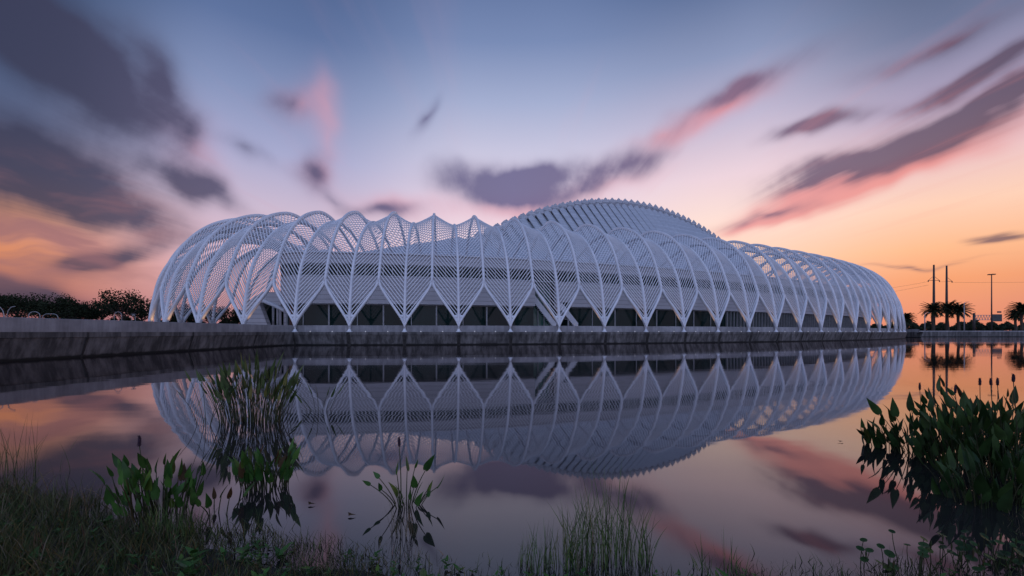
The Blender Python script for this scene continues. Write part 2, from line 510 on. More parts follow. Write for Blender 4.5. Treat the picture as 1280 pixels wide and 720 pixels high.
w = MB(); band(w, FARS, TOT + PXL, 9.3, 10.95, .45, .3); w.build('rear_window_band', M['glass'], hall)
# recess with two outside stairs
rc = MB()
for a, b in ((SN0, SN1),):
    p0, p1 = opt(a, 6, 1.7), opt(b, 6, 1.7)
    rc.plate([opt(a, 5.5, 1.7), opt(b, 5.5, 1.7), opt(b, 5.5, 9.25), opt(a, 5.5, 9.25)], (p1 - p0).cross(V(0, 0, 1)).normalized(), .2)
    rc.plate([opt(a, 1.0, 1.7), opt(a, 5.4, 1.7), opt(a, 5.4, 9.25), opt(a, 1.0, 9.25)], (p1 - p0).normalized(), .2)
    rc.plate([opt(b, 1.0, 1.7), opt(b, 5.4, 1.7), opt(b, 5.4, 9.25), opt(b, 1.0, 9.25)], (p1 - p0).normalized(), .2)
rc.build('stair_recess', M['glass'], hall)
w = MB(); band(w, SN0 + .1, SNM - .05, 1.7, 9.25, 2.2, .1); wo = w.build('stair_glazing', M['green_glass'], hall)
fm = MB()
for k in range(4):
    q = lerp(SN0 + .2, SNM - .2, k / 3); nn = out_n(q); fm.box(opt(q, 2.1, 5.4), (.1, .2, 7.4), ROT + atan2(nn.y, nn.x) + pi / 2)
fm.build('mullion', M['mullion'], wo)
for sA, sB, ins, zt in ((SN0 - .2, SN0 + 4.2, 1.6, 6.9), (SN0 + 4.0, SN0 + 7.4, 0.4, 5.6)):
    st = MB()
    for ii in (ins, ins + 1.5):
        a, b = opt(sA, ii, zt), opt(sB, ii, 1.75)
        d = (b - a).normalized(); up = V(0, 0, 1)
        nn = d.cross(up).normalized()
        st.plate([a, b, b + up * 1.25, a + up * 1.25], nn, .12)
    ns = 20
    for k in range(ns):
        s = lerp(sA, sB, (k + .5) / ns); z = lerp(zt, 1.75, (k + .5) / ns); nn = out_n(s)
        st.box(opt(s, ins + .75, z), (abs(sB - sA) / ns + .05, 1.36, .06), ROT + atan2(nn.y, nn.x) + pi / 2)
    so = st.build('stair', M['steel'], hall)
# roof
def ridge_z(s): return 34.1 - 0.0062 * s * s
mb = MB()
n = len(outline)
rin = []
for p in outline:
    x = max(-74.0, min(74.0, p.x * 0.84)); k = 1 - (x / 74.5) ** 2
    rin.append(Vector((x, (1 if p.y > 0 else -1) * min(abs(p.y) * .7, 19.0 * sqrt(max(0, k))), 0)))
vs = [L2W(p.x, p.y, 12.562) for p in outline] + [L2W(p.x, p.y, 13.35) for p in rin]
fs = [(k, (k + 1) % n, n + (k + 1) % n, n + k) for k in range(n)]
fs.append(tuple(n + k for k in range(n)))
mb.add(vs, fs); mb.build('roof', M['roof'], hall)
mb = MB()
NS, NV = 72, 20
SMAX = 57.0
def shoulder(s):
    z = ridge_z(s) - 1.4
    if s < -42: z = max(z, lerp(23.2 - .9, 14.6, (-42 - s) / 32.0))
    return max(13.3, z)
def dome(s, v, drop):          # v in -1..1 across
    half = 17.5 * sqrt(max(0.05, 1 - (s / (62.0 if s > 0 else 78.0)) ** 2))
    return L2W(s, v * half, max(13.2, lerp(13.3, shoulder(s), (1 - abs(v))) - .05 - drop * (1 if abs(s) < 48 else 0)))
def dome_part(name, mat, v0, v1, drop, nv):
    mb = MB(); vs = []; fs = []
    for i in range(NS + 1):
        for j in range(nv + 1):
            vs.append(dome(lerp(SMIN, SMAX, i / NS), lerp(v0, v1, j / nv), drop))
    for i in range(NS):
        for j in range(nv):
            a = i * (nv + 1) + j; fs.append((a, a + nv + 1, a + nv + 2, a + 1))
    mb.add(vs, fs); mb.build(name, mat, hall)
SMIN = -49.0
dome_part('skylight', M['blade'], -.80, .80, .45, 12)
dome_part('dome_roof', M['roof'], -1, -.70, 0, 5)
dome_part('dome_roof', M['roof'], .70, 1, 0, 5)
SMIN, SMAX = -74.0, -48.0
dome_part('dome_roof', M['roof'], -1, 1, 0, 14)
# roof louver blades in two wings
k = 0
s = -46.0
while s <= 46.5:
    for sg in (-1, 1):
        zr = ridge_z(s)
        half = 17.5 * sqrt(max(0.05, 1 - (s / 62.0) ** 2))
        Lb = half * 0.72
        slope = (zr - 13.3) / half
        mb = MB()
        # cross section of the blade along s (saw tooth) : low edge, high edge
        pro = [(-1.0, 0.0), (-0.15, 0.80), (1.0, 0.0), (0.9, -0.35), (-0.9, -0.35)]
        st = [(-0.075, 1.0), (0.0, 1.0), (.35, 1.0), (.7, 1.0), (1.0, .9)]
        vs = []; fs = []
        for t, sc in st:
            y = sg * (0.30 + t * Lb)
            z = zr - .85 - slope * (0.30 + t * Lb)
            for a, h in pro:
                vs.append(L2W(s + a, y, z + h))
        m = len(pro)
        for q in range(len(st) - 1):
            for j in range(m):
                j2 = (j + 1) % m
                fs.append((q * m + j, q * m + j2, (q + 1) * m + j2, (q + 1) * m + j))
        fs.append(tuple(range(m))); fs.append(tuple((len(st) - 1) * m + j for j in range(m - 1, -1, -1)))
        mb.add(vs, fs)
        mb.build('roof_louver', M['blade'], hall)
    s += 2.05
# left end: low wing wall with curved soffit over the entrance
w = MB()
sa, sb = TOT - 30, TOT + PXL - 6
band(w, TOT - 26, TOT + PXL, 1.7, 5.5, .4, .5)
w.build('end_wall', M['clad'], hall)

def pz(px, py, d): return V((px - 640) / F * d, d, CAM_Z + (HOR - py) / F * d)
ED = 62.5
def slab(mb, pp, d0, d1):
    f0 = [pz(x, y, d0) for x, y in pp]; f1 = [p + V(0, d1 - d0, 0) for p in f0]; n = len(pp)
    mb.add(f0 + f1, [tuple(range(n)), tuple(range(2 * n - 1, n - 1, -1))] + [(k, n + k, n + (k + 1) % n, (k + 1) % n) for k in range(n)])
ARC = [(322, 374), (331, 376), (343, 381), (356, 387.5), (366, 393), (373, 397)]
mb = MB(); slab(mb, [(307, 414), (307, 387), (315, 373.5)] + ARC[:1] + [(337, 414)], ED, ED + 1.0)
slab(mb, [(315.05, 373.4), (327, 365), (373, 365)] + ARC[::-1], ED, ED + 1.0)
mb.build('entrance_wall', M['clad'], hall)
mb = MB(); mb.beam([pz(x, y + .8, ED - .25) for x, y in ARC], .5, .5, V(0, 1, 0)); mb.build('entrance_soffit', M['steel'], hall, True)
mb = MB(); slab(mb, [(318, 414), (318, 370), (378, 370), (378, 414)], ED + 3.2, ED + 3.3); mb.build('entrance_glass', M['glass'], hall)
for x in (341.5, 347, 350.5, 357):
    mb = MB(); b = pz(x, 414, ED + 2.4); mb.tube([V(b.x, b.y, 1.7), V(b.x, b.y, 6.6)], .17, 10); mb.build('entrance_column', M['steel'], hall, True)
# ------------------------------------------------------------------ retaining wall round the pond
def ell_out(i, e):
    r = feet[i % NB] if float(i).is_integer() else Rib(i, FOOT)
    o = r.o
    nx, ny = sin(o) / EA, -cos(o) / EB
    k = hypot(nx, ny); nx /= k; ny /= k
    return Vector((r.P.x + (nx * CR - ny * SR) * e, r.P.y + (nx * SR + ny * CR) * e, 0)), Vector((nx * CR - ny * SR, nx * SR + ny * CR, 0))
path = []       # (point on the foot line, outward normal)
XW = -27.35
for k in range(15): path.append((Vector((XW, -40 + 86 * k / 14, 0)), Vector((1, 0, 0))))
q = 4.0
P4, N4 = ell_out(4, 0.0)
jo = [(Vector((XW + .02, 48.6, 0)), Vector((.98, -.2, 0)).normalized()), (Vector((XW + .25, 50.6, 0)), Vector((.80, -.6, 0)).normalized()), (Vector((XW + .75, 51.8, 0)), Vector((.4, -.92, 0)).normalized())]
path += jo
i = 4.0
while i <= 30.01:
    P, N = ell_out(i if not float(i).is_integer() else int(i), 0.0)
    path.append((P, N)); i += 0.25
for P, N in ((Vector((118, 124, 0)), Vector((.9, -.4, 0)).normalized()), (Vector((124, 142.6, 0)), Vector((.7, -.7, 0)))): path.append((P, N))
rw = thing('pond_retaining_wall', (XW, 40, 0), 'long stained concrete pond wall with pale parapet below the pergola', 'wall')
def prof_strip(mb, path, prof, closed=True):
    m = len(prof); vs = []; fs = []
    for P, N in path:
        for e, z in prof: vs.append(P + N * e + Vector((0, 0, z)))
    for k in range(len(path) - 1):
        for j in range(m if closed else m - 1):
            j2 = (j + 1) % m
            fs.append((k * m + j, k * m + j2, (k + 1) * m + j2, (k + 1) * m + j))
    if closed:
        fs.append(tuple(range(m))); fs.append(tuple((len(path) - 1) * m + j for j in range(m - 1, -1, -1)))
    mb.add(vs, fs)
mb = MB(); prof_strip(mb, path, [(-.34, 1.45), (-.30, 2.40), (-.55, 2.42), (-.60, 1.45)]); mb.build('parapet', M['parapet'], rw)
mb = MB(); prof_strip(mb, path, [(.50, 1.28), (.50, 1.60), (-.8, 1.602), (-.8, 1.0), (-.5, -.6), (-.12, -.6), (.44, 1.275)]); 
mb.build('battered_wall', M['wall'], rw)
# dark open joints, one under each foot and one every nine metres on the straight
mb = MB()
def joint(P, N, wd=.075):
    t = Vector((-N.y, N.x, 0)) * wd
    a, b, c = P + N * .508 + V(0, 0, 1.59), P + N * .508 + V(0, 0, 1.27), P + N * (-.03) + V(0, 0, -.3)
    for p, q2 in ((a, b), (b, c)):
        n2 = N * .008
        mb.add([p - t + n2, p + t + n2, q2 + t + n2, q2 - t + n2], [(0, 1, 2, 3)])
for i in range(4, 30): joint(*ell_out(i, 0.0), .20)
for y in range(-30, 46, 9): joint(Vector((XW, y + 3.2, 0)), Vector((1, 0, 0)))
mb.build('expansion_joint', M['gap'], rw)

fw = thing('far_shore_wall', (200, 146, 0), 'low dark concrete shore wall beyond the water at right', 'wall')
fpath = [(Vector((124.5, 143, 0)), Vector((0, -1, 0))), (Vector((200, 144, 0)), Vector((0, -1, 0))), (Vector((420, 150, 0)), Vector((0, -1, 0)))]
mb = MB(); prof_strip(mb, fpath, [(.3, 1.7), (.3, 2.03), (-.25, 2.03), (-.25, 1.7)]); mb.build('coping', M['parapet'], fw)
mb = MB(); prof_strip(mb, fpath, [(.22, -.5), (.22, 1.697), (-.2, 1.697), (-.2, -.5)]); mb.build('wall_face', M['wall'], fw)
for z in (.6, ): pass

# ------------------------------------------------------------------ ground, water, bank
gp = [P + N * (-.45) for P, N in path] + [P + N * (-.1) for P, N in fpath[1:]]
gp = [Vector((p.x, p.y, 1.70)) for p in gp]
tail = [Vector((3500, 400, 1.7)), Vector((3500, 4500, 1.7)), Vector((-3500, 4500, 1.7)), Vector((-3500, -40, 1.7))]
mb = MB(); allp = gp + tail; mb.add(allp, [tuple(range(len(allp)))])
tag(mb.build('terrace_ground', M['asphalt']), kind='structure')
mb = MB(); mb.add([(-60, -80, 0), (700, -80, 0), (700, 170, 0), (-60, 170, 0)], [(0, 1, 2, 3)])
tag(mb.build('pond_water', M['water']), kind='structure')
SH = [(-12, 7.5), (-8, 5.3), (-5.5, 4.30), (-3.3, 3.45), (-1.24, 3.0), (0, 2.72), (1, 2.70), (2.5, 2.66), (3.7, 2.9), (5, 3.7), (6, 4.6), (8, 6.0), (12, 8.5)]
def shore(x):
    for k in range(1, len(SH)):
        if x <= SH[k][0]:
            t = (x - SH[k - 1][0]) / (SH[k][0] - SH[k - 1][0]); return lerp(SH[k - 1][1], SH[k][1], t)
    return SH[-1][1]
def wob(x, y): return .5 * sin(1.7 * x + .6 * y) * sin(2.3 * y - .9 * x) + .3 * sin(4.1 * x + 1.3) * sin(5.3 * y + .4) + .2 * sin(9.7 * x) * sin(8.9 * y + 2)
def bank_z(x, y):
    d = shore(x) - y
    return (0.16 * d if d < 1.5 else .24 + .05 * (d - 1.5)) + .035 * wob(x, y) * (1 if d > 0 else .4) - .012
mb = MB(); nx, ny = 150, 90; vs = []; fs = []
for i in range(nx + 1):
    for j in range(ny + 1):
        x = lerp(-12, 12, i / nx); y = lerp(-7, 8.9, j / ny); z = bank_z(x, y)
        vs.append((x, y, max(z, -.25)))
for i in range(nx):
    for j in range(ny):
        a = i * (ny + 1) + j
        if max(vs[a][2], vs[a + ny + 2][2], vs[a + 1][2], vs[a + ny + 1][2]) > -.24: fs.append((a, a + ny + 1, a + ny + 2, a + 1))
mb.add(vs, fs)
tag(mb.build('bank_ground', M['bank'], None, True), kind='structure')

# ------------------------------------------------------------------ plants
def at_water(px, py): 
    y = CAM_Z * F / (py - HOR); return Vector(((px - 640) / F * y, y, 0))
def blade(mb, base, h, w, az, lean, bend, rng, seg=4):
    d = Vector((cos(az), sin(az), 0)); sd = Vector((-d.y, d.x, 0))
    fa = rng.uniform(0, pi); sd = (sd * cos(fa) + d * sin(fa))
    vs = []; p = Vector(base); ang = lean
    for k in range(seg + 1):
        t = k / seg; ww = w * (1 - t) ** .7 * .5
        vs += [p - sd * ww, p + sd * ww] if k < seg else [p]
        p = p + (Vector((0, 0, 1)) * cos(ang) + d * sin(ang)) * (h / seg); ang += bend / seg
    fs = [(2 * k, 2 * k + 1, 2 * k + 3, 2 * k + 2) for k in range(seg - 1)] + [(2 * seg - 2, 2 * seg - 1, 2 * seg)]
    mb.add(vs, fs)
def leaf(mb, base, d, up, L, W, rng, heart=.25, curl=.25):
    """lance to heart shaped leaf, base at its petiole, d = tip direction, up = blade normal"""
    d = d.normalized(); sd = d.cross(up).normalized(); up = sd.cross(d).normalized()
    prof = [(-.10 * heart * 4, .26 * heart * 3), (.0, .40), (.15, .5), (.35, .47), (.6, .31), (.82, .14)]
    vs = []; m = len(prof)
    fold = rng.uniform(.12, .35)
    for t, w in prof:
        dr = -curl * max(t, 0) ** 2 * L
        c = base + d * (max(t, 0) * L) + up * dr
        e = base + d * (t * L) + up * dr
        vs += [e - sd * w * W + up * w * W * fold, c, e + sd * w * W + up * w * W * fold]
    vs.append(base + d * L - up * curl * L)
    fs = []
    for k in range(m - 1):
        a = 3 * k; fs += [(a, a + 1, a + 4, a + 3), (a + 1, a + 2, a + 5, a + 4)]
    a = 3 * (m - 1); fs += [(a, a + 1, 3 * m), (a + 1, a + 2, 3 * m)]
    mb.add(vs, fs)
def curve_stem(mb, a, b, sag, r, n=6):
    pts = []
    for k in range(n + 1):
        t = k / n; p = a.lerp(b, t); p = p + sag * (4 * t * (1 - t)); pts.append(p)
    mb.tube(pts, [lerp(r, r * .6, k / n) for k in range(n + 1)], 5)
    return (pts[-1] - pts[-2]).normalized()
def pickerel(name, loc, label, cat, n, hmin, hmax, spread, Lr, seed, mat='leaf', spikes=0, brown=0, wide=.48, group=None, lean=.45, spike_h=1.15):
    rng = random.Random(seed); loc = Vector(loc)
    t = thing(name, loc, label, cat, group)
    lf, stm = MB(), MB()
    for k in range(n):
        a = rng.uniform(0, 2 * pi); rr = spread * sqrt(rng.random()) 
        base = loc + Vector((cos(a) * rr, sin(a) * rr * .7, -.06))
        h = rng.uniform(hmin, hmax) * (1 - .25 * rr / max(spread, .01))
        ln = lean * rng.uniform(.1, 1) * h
        top = base + Vector((cos(a) * ln, sin(a) * ln * .8, h))
        dirn = curve_stem(stm, base, top, Vector((-cos(a), -sin(a), 0)) * ln * .18, .006)
        L = rng.uniform(*Lr); W = L * rng.uniform(.8, 1.1) * wide
        d = (dirn + Vector((rng.uniform(-.35, .35), rng.uniform(-.35, .35), rng.uniform(.0, .6)))).normalized()
        ua = rng.uniform(0, 2 * pi); up = Vector((cos(ua), sin(ua), .3))
        wb = rng.random() < brown; tgt = MB() if wb else lf
        leaf(tgt, top, d, up, L, W, rng, curl=rng.uniform(.02, .22))
        if wb: tgt.build('withered_leaf', M['leaf_brown'], t, True)
    lf.build('foliage', M[mat], t, True)
    for k in range(spikes):
        a = rng.uniform(0, 2 * pi); rr = spread * .6 * rng.random(); h = hmax * spike_h * rng.uniform(.95, 1.2)
        base = loc + Vector((cos(a) * rr, sin(a) * rr, -.05)); top = base + Vector((rng.uniform(-.08, .08), rng.uniform(-.05, .05), h))
        curve_stem(stm, base, top, Vector((.01, 0, 0)), .006)
        fm = MB(); Ls = rng.uniform(.07, .11)
        fm.tube([top + V(0, 0, x * Ls) for x in (0, .1, .5, .85, 1)], [.006, .011, .013, .009, .003], 6)
        for q in range(46):
            zz = rng.random(); aa = rng.uniform(0, 2 * pi); rad = .012 * (1 - .4 * zz)
            c = top + V(cos(aa) * rad, sin(aa) * rad, zz * Ls)
            o1 = V(cos(aa), sin(aa), .6) * .012
            sd = V(-sin(aa), cos(aa), 0) * .004
            fm.add([c - sd, c + sd, c + o1], [(0, 1, 2)])
        fm.build('flower_spike', M['flower'], t)
    stm.build('stem', M['stem'], t, True)
    return t
def reeds(name, loc, label, n, hmin, hmax, spread, seed, mat='reed', lean=.2, leafL=(.16, .26), lw=.032, sy=.5):
    rng = random.Random(seed); loc = Vector(loc); t = thing(name, loc, label, 'water plant', 'reeds standing in the water')
    lf, stm = MB(), MB()
    for k in range(n):
        a = rng.uniform(-1, 1); b = rng.uniform(-1, 1)
        base = loc + Vector((a * spread, b * spread * sy, -.08))
        h = rng.uniform(hmin, hmax) * (1 - .25 * abs(a))
        ln = (a * .9 + rng.uniform(-.35, .35)) * lean * h
        top = base + Vector((ln, rng.uniform(-.1, .1) * h, h))
        d = curve_stem(stm, base, top, Vector((-ln * .2, 0, 0)), .0055)
        d = (d + Vector((rng.uniform(-.15, .15), rng.uniform(-.15, .15), 0))).normalized()
        ua = rng.uniform(0, 2 * pi)
        L = rng.uniform(*leafL)
        leaf(lf, top - d * L * .15, d, Vector((cos(ua), sin(ua), .1)), L, lw * rng.uniform(.8, 1.3), rng, heart=.08, curl=rng.uniform(-.05, .12))
        if rng.random() < .35:
            m = base.lerp(top, rng.uniform(.35, .6)); blade(lf, m, h * .35, .014, rng.uniform(0, 2 * pi), .35, .4, rng)
    lf.build('foliage', M[mat], t, True); stm.build('stem', M['stem'], t, True)
    return t

reeds('reed_clump', at_water(318, 527), 'wide clump of narrow leaved reeds rising from the water at left', 150, .55, 1.16, .52, 11, lean=.34, leafL=(.2, .34), lw=.05)
reeds('reed_clump', at_water(255, 531), 'three thin leaning reed stalks left of the wide reed clump', 5, .75, .95, .16, 12, lean=.75)
reeds('reed_clump', at_water(400, 514), 'sparse leaning reeds right of the wide reed clump', 8, .35, .62, .22, 13, lean=.9, leafL=(.2, .3))
pickerel('pickerelweed', at_water(332, 610), 'green broad leaved plant in the water just below the reed clump', 'water plant', 60, .16, .46, .24, (.11, .18), 21, spikes=0, brown=.06, wide=.46, lean=.4)
pickerel('pickerelweed', at_water(198, 648), 'dense broad leaved plant with purple flower spike at the grassy bank', 'water plant', 75, .20, .60, .30, (.10, .17), 22, spikes=1, brown=.03, wide=.42, lean=.36, spike_h=.98)
pickerel('pickerelweed', at_water(268, 640), 'few arching stems with drooping leaves between two leafy clumps', 'water plant', 6, .15, .30, .16, (.10, .15), 23, brown=.4, wide=.42, lean=1.2)
pickerel('pickerelweed', at_water(508, 632), 'sparse sprig with upright spade leaves alone in open water', 'water plant', 20, .08, .42, .12, (.08, .17), 26, spikes=1, wide=.52, lean=.95, spike_h=1.2)
# the dark mass at the right, clump by clump
rg = random.Random(5)
rm = [(1112, 558, 28, .06, .46, .32, 'outermost dark leafy clump at the left tip of the right thicket'),
      (1152, 566, 62, .10, .70, .36, 'dark leafy clump second from the left tip of the right thicket'),
      (1200, 580, 100, .12, .80, .40, 'tall dark leafy clump with spikes amid the right thicket'),
      (1252, 592, 110, .15, .93, .42, 'tallest dark leafy clump at the right picture edge'),
      (1240, 626, 80, .05, .50, .40, 'lower dark leafy clump in front of the right thicket'),
      (1305, 620, 90, .15, .9, .5, 'dark leafy clump cut by the right picture edge'),
      (1225, 556, 60, .2, .90, .55, 'dark leafy clump at the back of the right thicket')]
for k, (px, py, n, h0, h1, sp, lab) in enumerate(rm):
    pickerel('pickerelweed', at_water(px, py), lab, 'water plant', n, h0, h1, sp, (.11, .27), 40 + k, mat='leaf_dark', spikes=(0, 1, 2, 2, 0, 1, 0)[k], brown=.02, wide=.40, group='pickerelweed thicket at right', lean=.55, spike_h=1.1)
# round leaved pennywort, bottom right
def pennywort(loc, n, spread, seed, label):
    rng = random.Random(seed); loc = Vector(loc); t = thing('pennywort', loc, label, 'water plant', 'round leaved plants at bottom right')
    lf, stm = MB(), MB()
    for k in range(n):
        base = loc + Vector((rng.uniform(-1, 1) * spread, rng.uniform(-1, 1) * spread * .5, -.04)); h = rng.uniform(.05, .24)
        top = base + Vector((rng.uniform(-.08, .08), rng.uniform(-.06, .06), h))
        curve_stem(stm, base, top, Vector((rng.uniform(-.03, .03), 0, 0)), .0035, 4)
        r = rng.uniform(.014, .030); nrm = Vector((rng.uniform(-.5, .5), rng.uniform(-.7, .1), 1)).normalized()
        a = nrm.orthogonal().normalized(); b = nrm.cross(a)
        vs = [top - nrm * .006] + [top + (a * cos(2 * pi * q / 14) + b * sin(2 * pi * q / 14)) * r * (1 + .07 * (q % 2)) for q in range(14)]
        lf.add(vs, [(0, 1 + q, 1 + (q + 1) % 14) for q in range(14)])
        if rng.random() < .25: stm.tube([top + V(.01, 0, 0), top + V(.012, 0, .04), top + V(.012, 0, .06)], [.002, .006, .002], 5)
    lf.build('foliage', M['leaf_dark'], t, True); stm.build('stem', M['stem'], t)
pennywort(at_water(1105, 712), 14, .20, 61, 'sparse round leaved stems leftmost at the bottom right')
pennywort(at_water(1175, 708), 26, .22, 62, 'round leaved stems in the middle at the bottom right')
pennywort(at_water(1250, 705), 34, .24, 63, 'thickest round leaved stems in the bottom right corner')
# sedge tuft bottom centre and smaller tufts
def tuft(name, loc, n, h0, h1, sp, seed, label, mat='sedge', w=.007):
    rng = random.Random(seed); loc = Vector(loc); t = thing(name, loc, label, 'grass tuft', 'grass tufts in the shallows')
    mb = MB(); st = MB()
    for k in range(n):
        a = rng.uniform(-1, 1); base = loc + Vector((a * sp, rng.uniform(-1, 1) * sp * .45, -.04))
        blade(mb if rng.random() < .8 else st, base, rng.uniform(h0, h1) * (1 - .45 * a * a), w * rng.uniform(.6, 1.2), rng.uniform(0, 2 * pi), rng.uniform(0, .18), rng.uniform(.05, .5), rng, 5)
        if rng.random() < .5:      # side leaves on the culm
            p = base + V(rng.uniform(-.02, .02), 0, rng.uniform(.1, .6) * h1 * .6); blade(mb, p, h1 * .3, w * .8, rng.uniform(0, 2 * pi), .45, .3, rng, 3)
    mb.build('foliage', M[mat], t); 
    if st.v: st.build('dry_blade', M['straw'], t)
tuft('sedge_tuft', at_water(758, 702), 190, .30, .84, .30, 71, 'tall upright sedge tuft standing at bottom centre')
tuft('sedge_tuft', at_water(690, 712), 90, .15, .45, .24, 72, 'shorter grass tuft left of the tall sedge tuft')
tuft('sedge_tuft', at_water(900, 716), 34, .12, .36, .18, 73, 'thin grass wisps right of the tall sedge tuft')
tuft('sedge_tuft', at_water(505, 668), 40, .2, .46, .10, 74, 'pale thin grass blades around the spade leaved sprig', 'straw', .005)
tuft('sedge_tuft', at_water(215, 672), 90, .2, .48, .20, 75, 'pale grass tuft under the leafy plant with flower spike', 'sedge')
tuft('sedge_tuft', (-5.6, 4.75, .0), 60, .3, .8, .5, 76, 'tall thin grass stalks at the left picture edge', 'grass', .006)
# bank grass: nobody could count it
rng = random.Random(99); mb = MB(); mb2 = MB()
cnt = 0
while cnt < 30000:
    x = rng.uniform(-8.5, 6.5); y = rng.uniform(1.6, 6.2)
    if abs(x) > 1.35 * y + .3: continue
    d = shore(x) + .18 * wob(x * 2.3, y * 2.1) - y
    if d < -.34 * rng.random() ** 1.6 - .2 * max(0, wob(x * 1.1 + 4, 3)): continue
    if d > .9 and rng.random() < .35: continue
    dens = .35 + .65 * (0.5 + wob(x * 1.3, y * 1.7))
    if x > -0.6: dens *= .75
    if rng.random() > dens: continue
    cnt += 1
    lft = max(0, min(1, (-1.0 - x) / 2.5))
    h = rng.uniform(.03, .13) + lft * rng.uniform(.02, .16) * (1 if rng.random() < .8 else 2.2)
    blade(mb if rng.random() < .78 else mb2, (x, y, max(-.03, bank_z(x, y) - .02)), h, rng.uniform(.004, .009), rng.uniform(0, 2 * pi), rng.uniform(0, .6), rng.uniform(.1, 1.2), rng, 3)
tag(mb.build('bank_grass', M['grass']), kind='stuff'); tag(mb2.build('dry_grass', M['straw']), kind='stuff')
# broad weeds among the grass
mb = MB()
for k in range(1500):
    x = rng.uniform(-7, 5); y = rng.uniform(1.9, 4.6); d = shore(x) - y
    if d < -.1 or abs(x) > 1.35 * y: continue
    z = bank_z(x, y); a = rng.uniform(0, 2 * pi)
    sz = rng.uniform(.025, .055) * (2.0 if rng.random() < .12 else 1)
    for q in range(rng.randint(3, 8)):
        a += 2.4; leaf(mb, Vector((x, y, z + .015 + .012 * q)), Vector((cos(a), sin(a), rng.uniform(.1, .9))), Vector((0, 0, 1)), sz, sz * .5, rng, curl=.1)
tag(mb.build('bank_weeds', M['leaf']), kind='stuff')
# floating bits on the water
for k, (px, py, lab) in enumerate([(386, 632, 'small dark leaf floating upright near the leafy plant'), (436, 646, 'curled dead leaf floating in open water left of the sprig'), (1050, 553, 'thin twig floating left of the dark thicket')]):
    p = at_water(px, py); mb = MB()
    leaf(mb, p + V(0, 0, .012), V(1, .2, .25), V(0, 0, 1), .06, .035, rng); leaf(mb, p + V(.01, .01, .012), V(-.6, .4, .5), V(0, 0, 1), .04, .025, rng)
    tag(mb.build('floating_leaf', M['leaf_brown']), lab, 'leaf')

# ------------------------------------------------------------------ trees
def tree(loc, h, rad, seed, label, group, name='oak_tree', card=.55, n=1500, cz=.62):
    rng = random.Random(seed); loc = Vector(loc); t = thing(name, loc, label, 'tree', group)
    tr = MB(); tr.tube([loc, loc + V(.1, 0, h * .2), loc + V(-.1, 0.1, h * .42), loc + V(.1, 0, h * .62)], [.28 * h / 9, .2 * h / 9, .15 * h / 9, .07 * h / 9], 7)
    cl = []
    for k in range(18):
        a = 2.4 * k + rng.uniform(-.4, .4); r = rad * rng.uniform(.25, .92); z = h * (cz + rng.uniform(-.24, .30) * (1.15 - r / rad))
        c = loc + V(cos(a) * r, sin(a) * r, z)
        tr.tube([loc + V(0, 0, h * rng.uniform(.2, .45)), loc.lerp(c, .55) + V(0, 0, z * .18), c], [.09 * h / 9, .06 * h / 9, .02], 5)
        cl.append((c, rad * rng.uniform(.26, .46)))
    cr = MB()
    for k in range(n):
        c, r = rng.choice(cl)
        u = Vector((rng.gauss(0, 1), rng.gauss(0, 1), rng.gauss(0, .72))).normalized() * r * rng.uniform(.35, 1.08)
        p = c + u; s = card * rng.uniform(.4, 1.0)
        a = Vector((rng.gauss(0, 1), rng.gauss(0, 1), rng.gauss(0, 1))).normalized(); b = a.orthogonal().normalized()
        cr.add([p + a * s * .6, p + b * s * .35, p - a * s * .6, p - b * s * .35], [(0, 1, 2, 3)])
    tr.build('trunk', M['bark'], t, True); cr.build('crown', M['crown'], t)
def place(px, d): return Vector(((px - 640) / F * d, d, 1.7))
LT = [(-18, 118, 11.8, 6.5, 'dark round tree cut by the left picture edge'), (22, 112, 10.9, 6.2, 'dark broad tree second from the left edge behind the wall'), (58, 122, 10.6, 6.4, 'dark tree in the middle of the left treetop row'),
      (88, 112, 9.2, 4.6, 'lower rounded tree ending the solid left treetop row'), (108, 128, 7.6, 3.6, 'small ragged tree in the gap with pink sky behind'), (127, 118, 9.6, 4.8, 'loose tree left of the tallest gappy tree'),
      (153, 112, 12.0, 6.0, 'tallest gappy tree left of the pergola'), (177, 118, 9.4, 4.4, 'gappy tree touching the left end of the pergola'), (225, 128, 9.2, 4.8, 'dark tree seen through the leftmost pergola openings'),
      (255, 132, 7.2, 4.2, 'dark low tree seen under the pergola arches'), (283, 132, 8.3, 4.2, 'dark tree seen behind the third pergola foot'), (318, 136, 7.8, 4.4, 'dark tree seen beside the hall end wall')]
for k, (px, d, h, r, lab) in enumerate(LT):
    tree(place(px, d), h, r, 200 + k, lab, 'trees beyond the left promenade', n=4200 if k < 4 else 2600, card=.5)
rng = random.Random(31); mb = MB()      # far wood: one mass at the horizon
for k in range(15000):
    px = rng.uniform(1080, 1420); d = rng.uniform(260, 330)
    x = (px - 640) / F * d
    top = 5.3 + 1.6 * sin(px * .11) * sin(px * .037 + 1) + 1.2 * sin(px * .31 + .5) + .5 * sin(px * .83)
    z = 1.7 + top * rng.random() ** .6; s = rng.uniform(.5, 1.5)
    p = V(x, d, z); a = Vector((rng.gauss(0, 1), rng.gauss(0, 1), rng.gauss(0, 1))).normalized(); b = a.orthogonal().normalized()
    mb.add([p + a * s, p + b * s * .6, p - a * s, p - b * s * .6], [(0, 1, 2, 3)])
tag(mb.build('far_woodland', M['crown']), kind='stuff')
rng = random.Random(32); mb = MB()      # hedge mass behind the left promenade
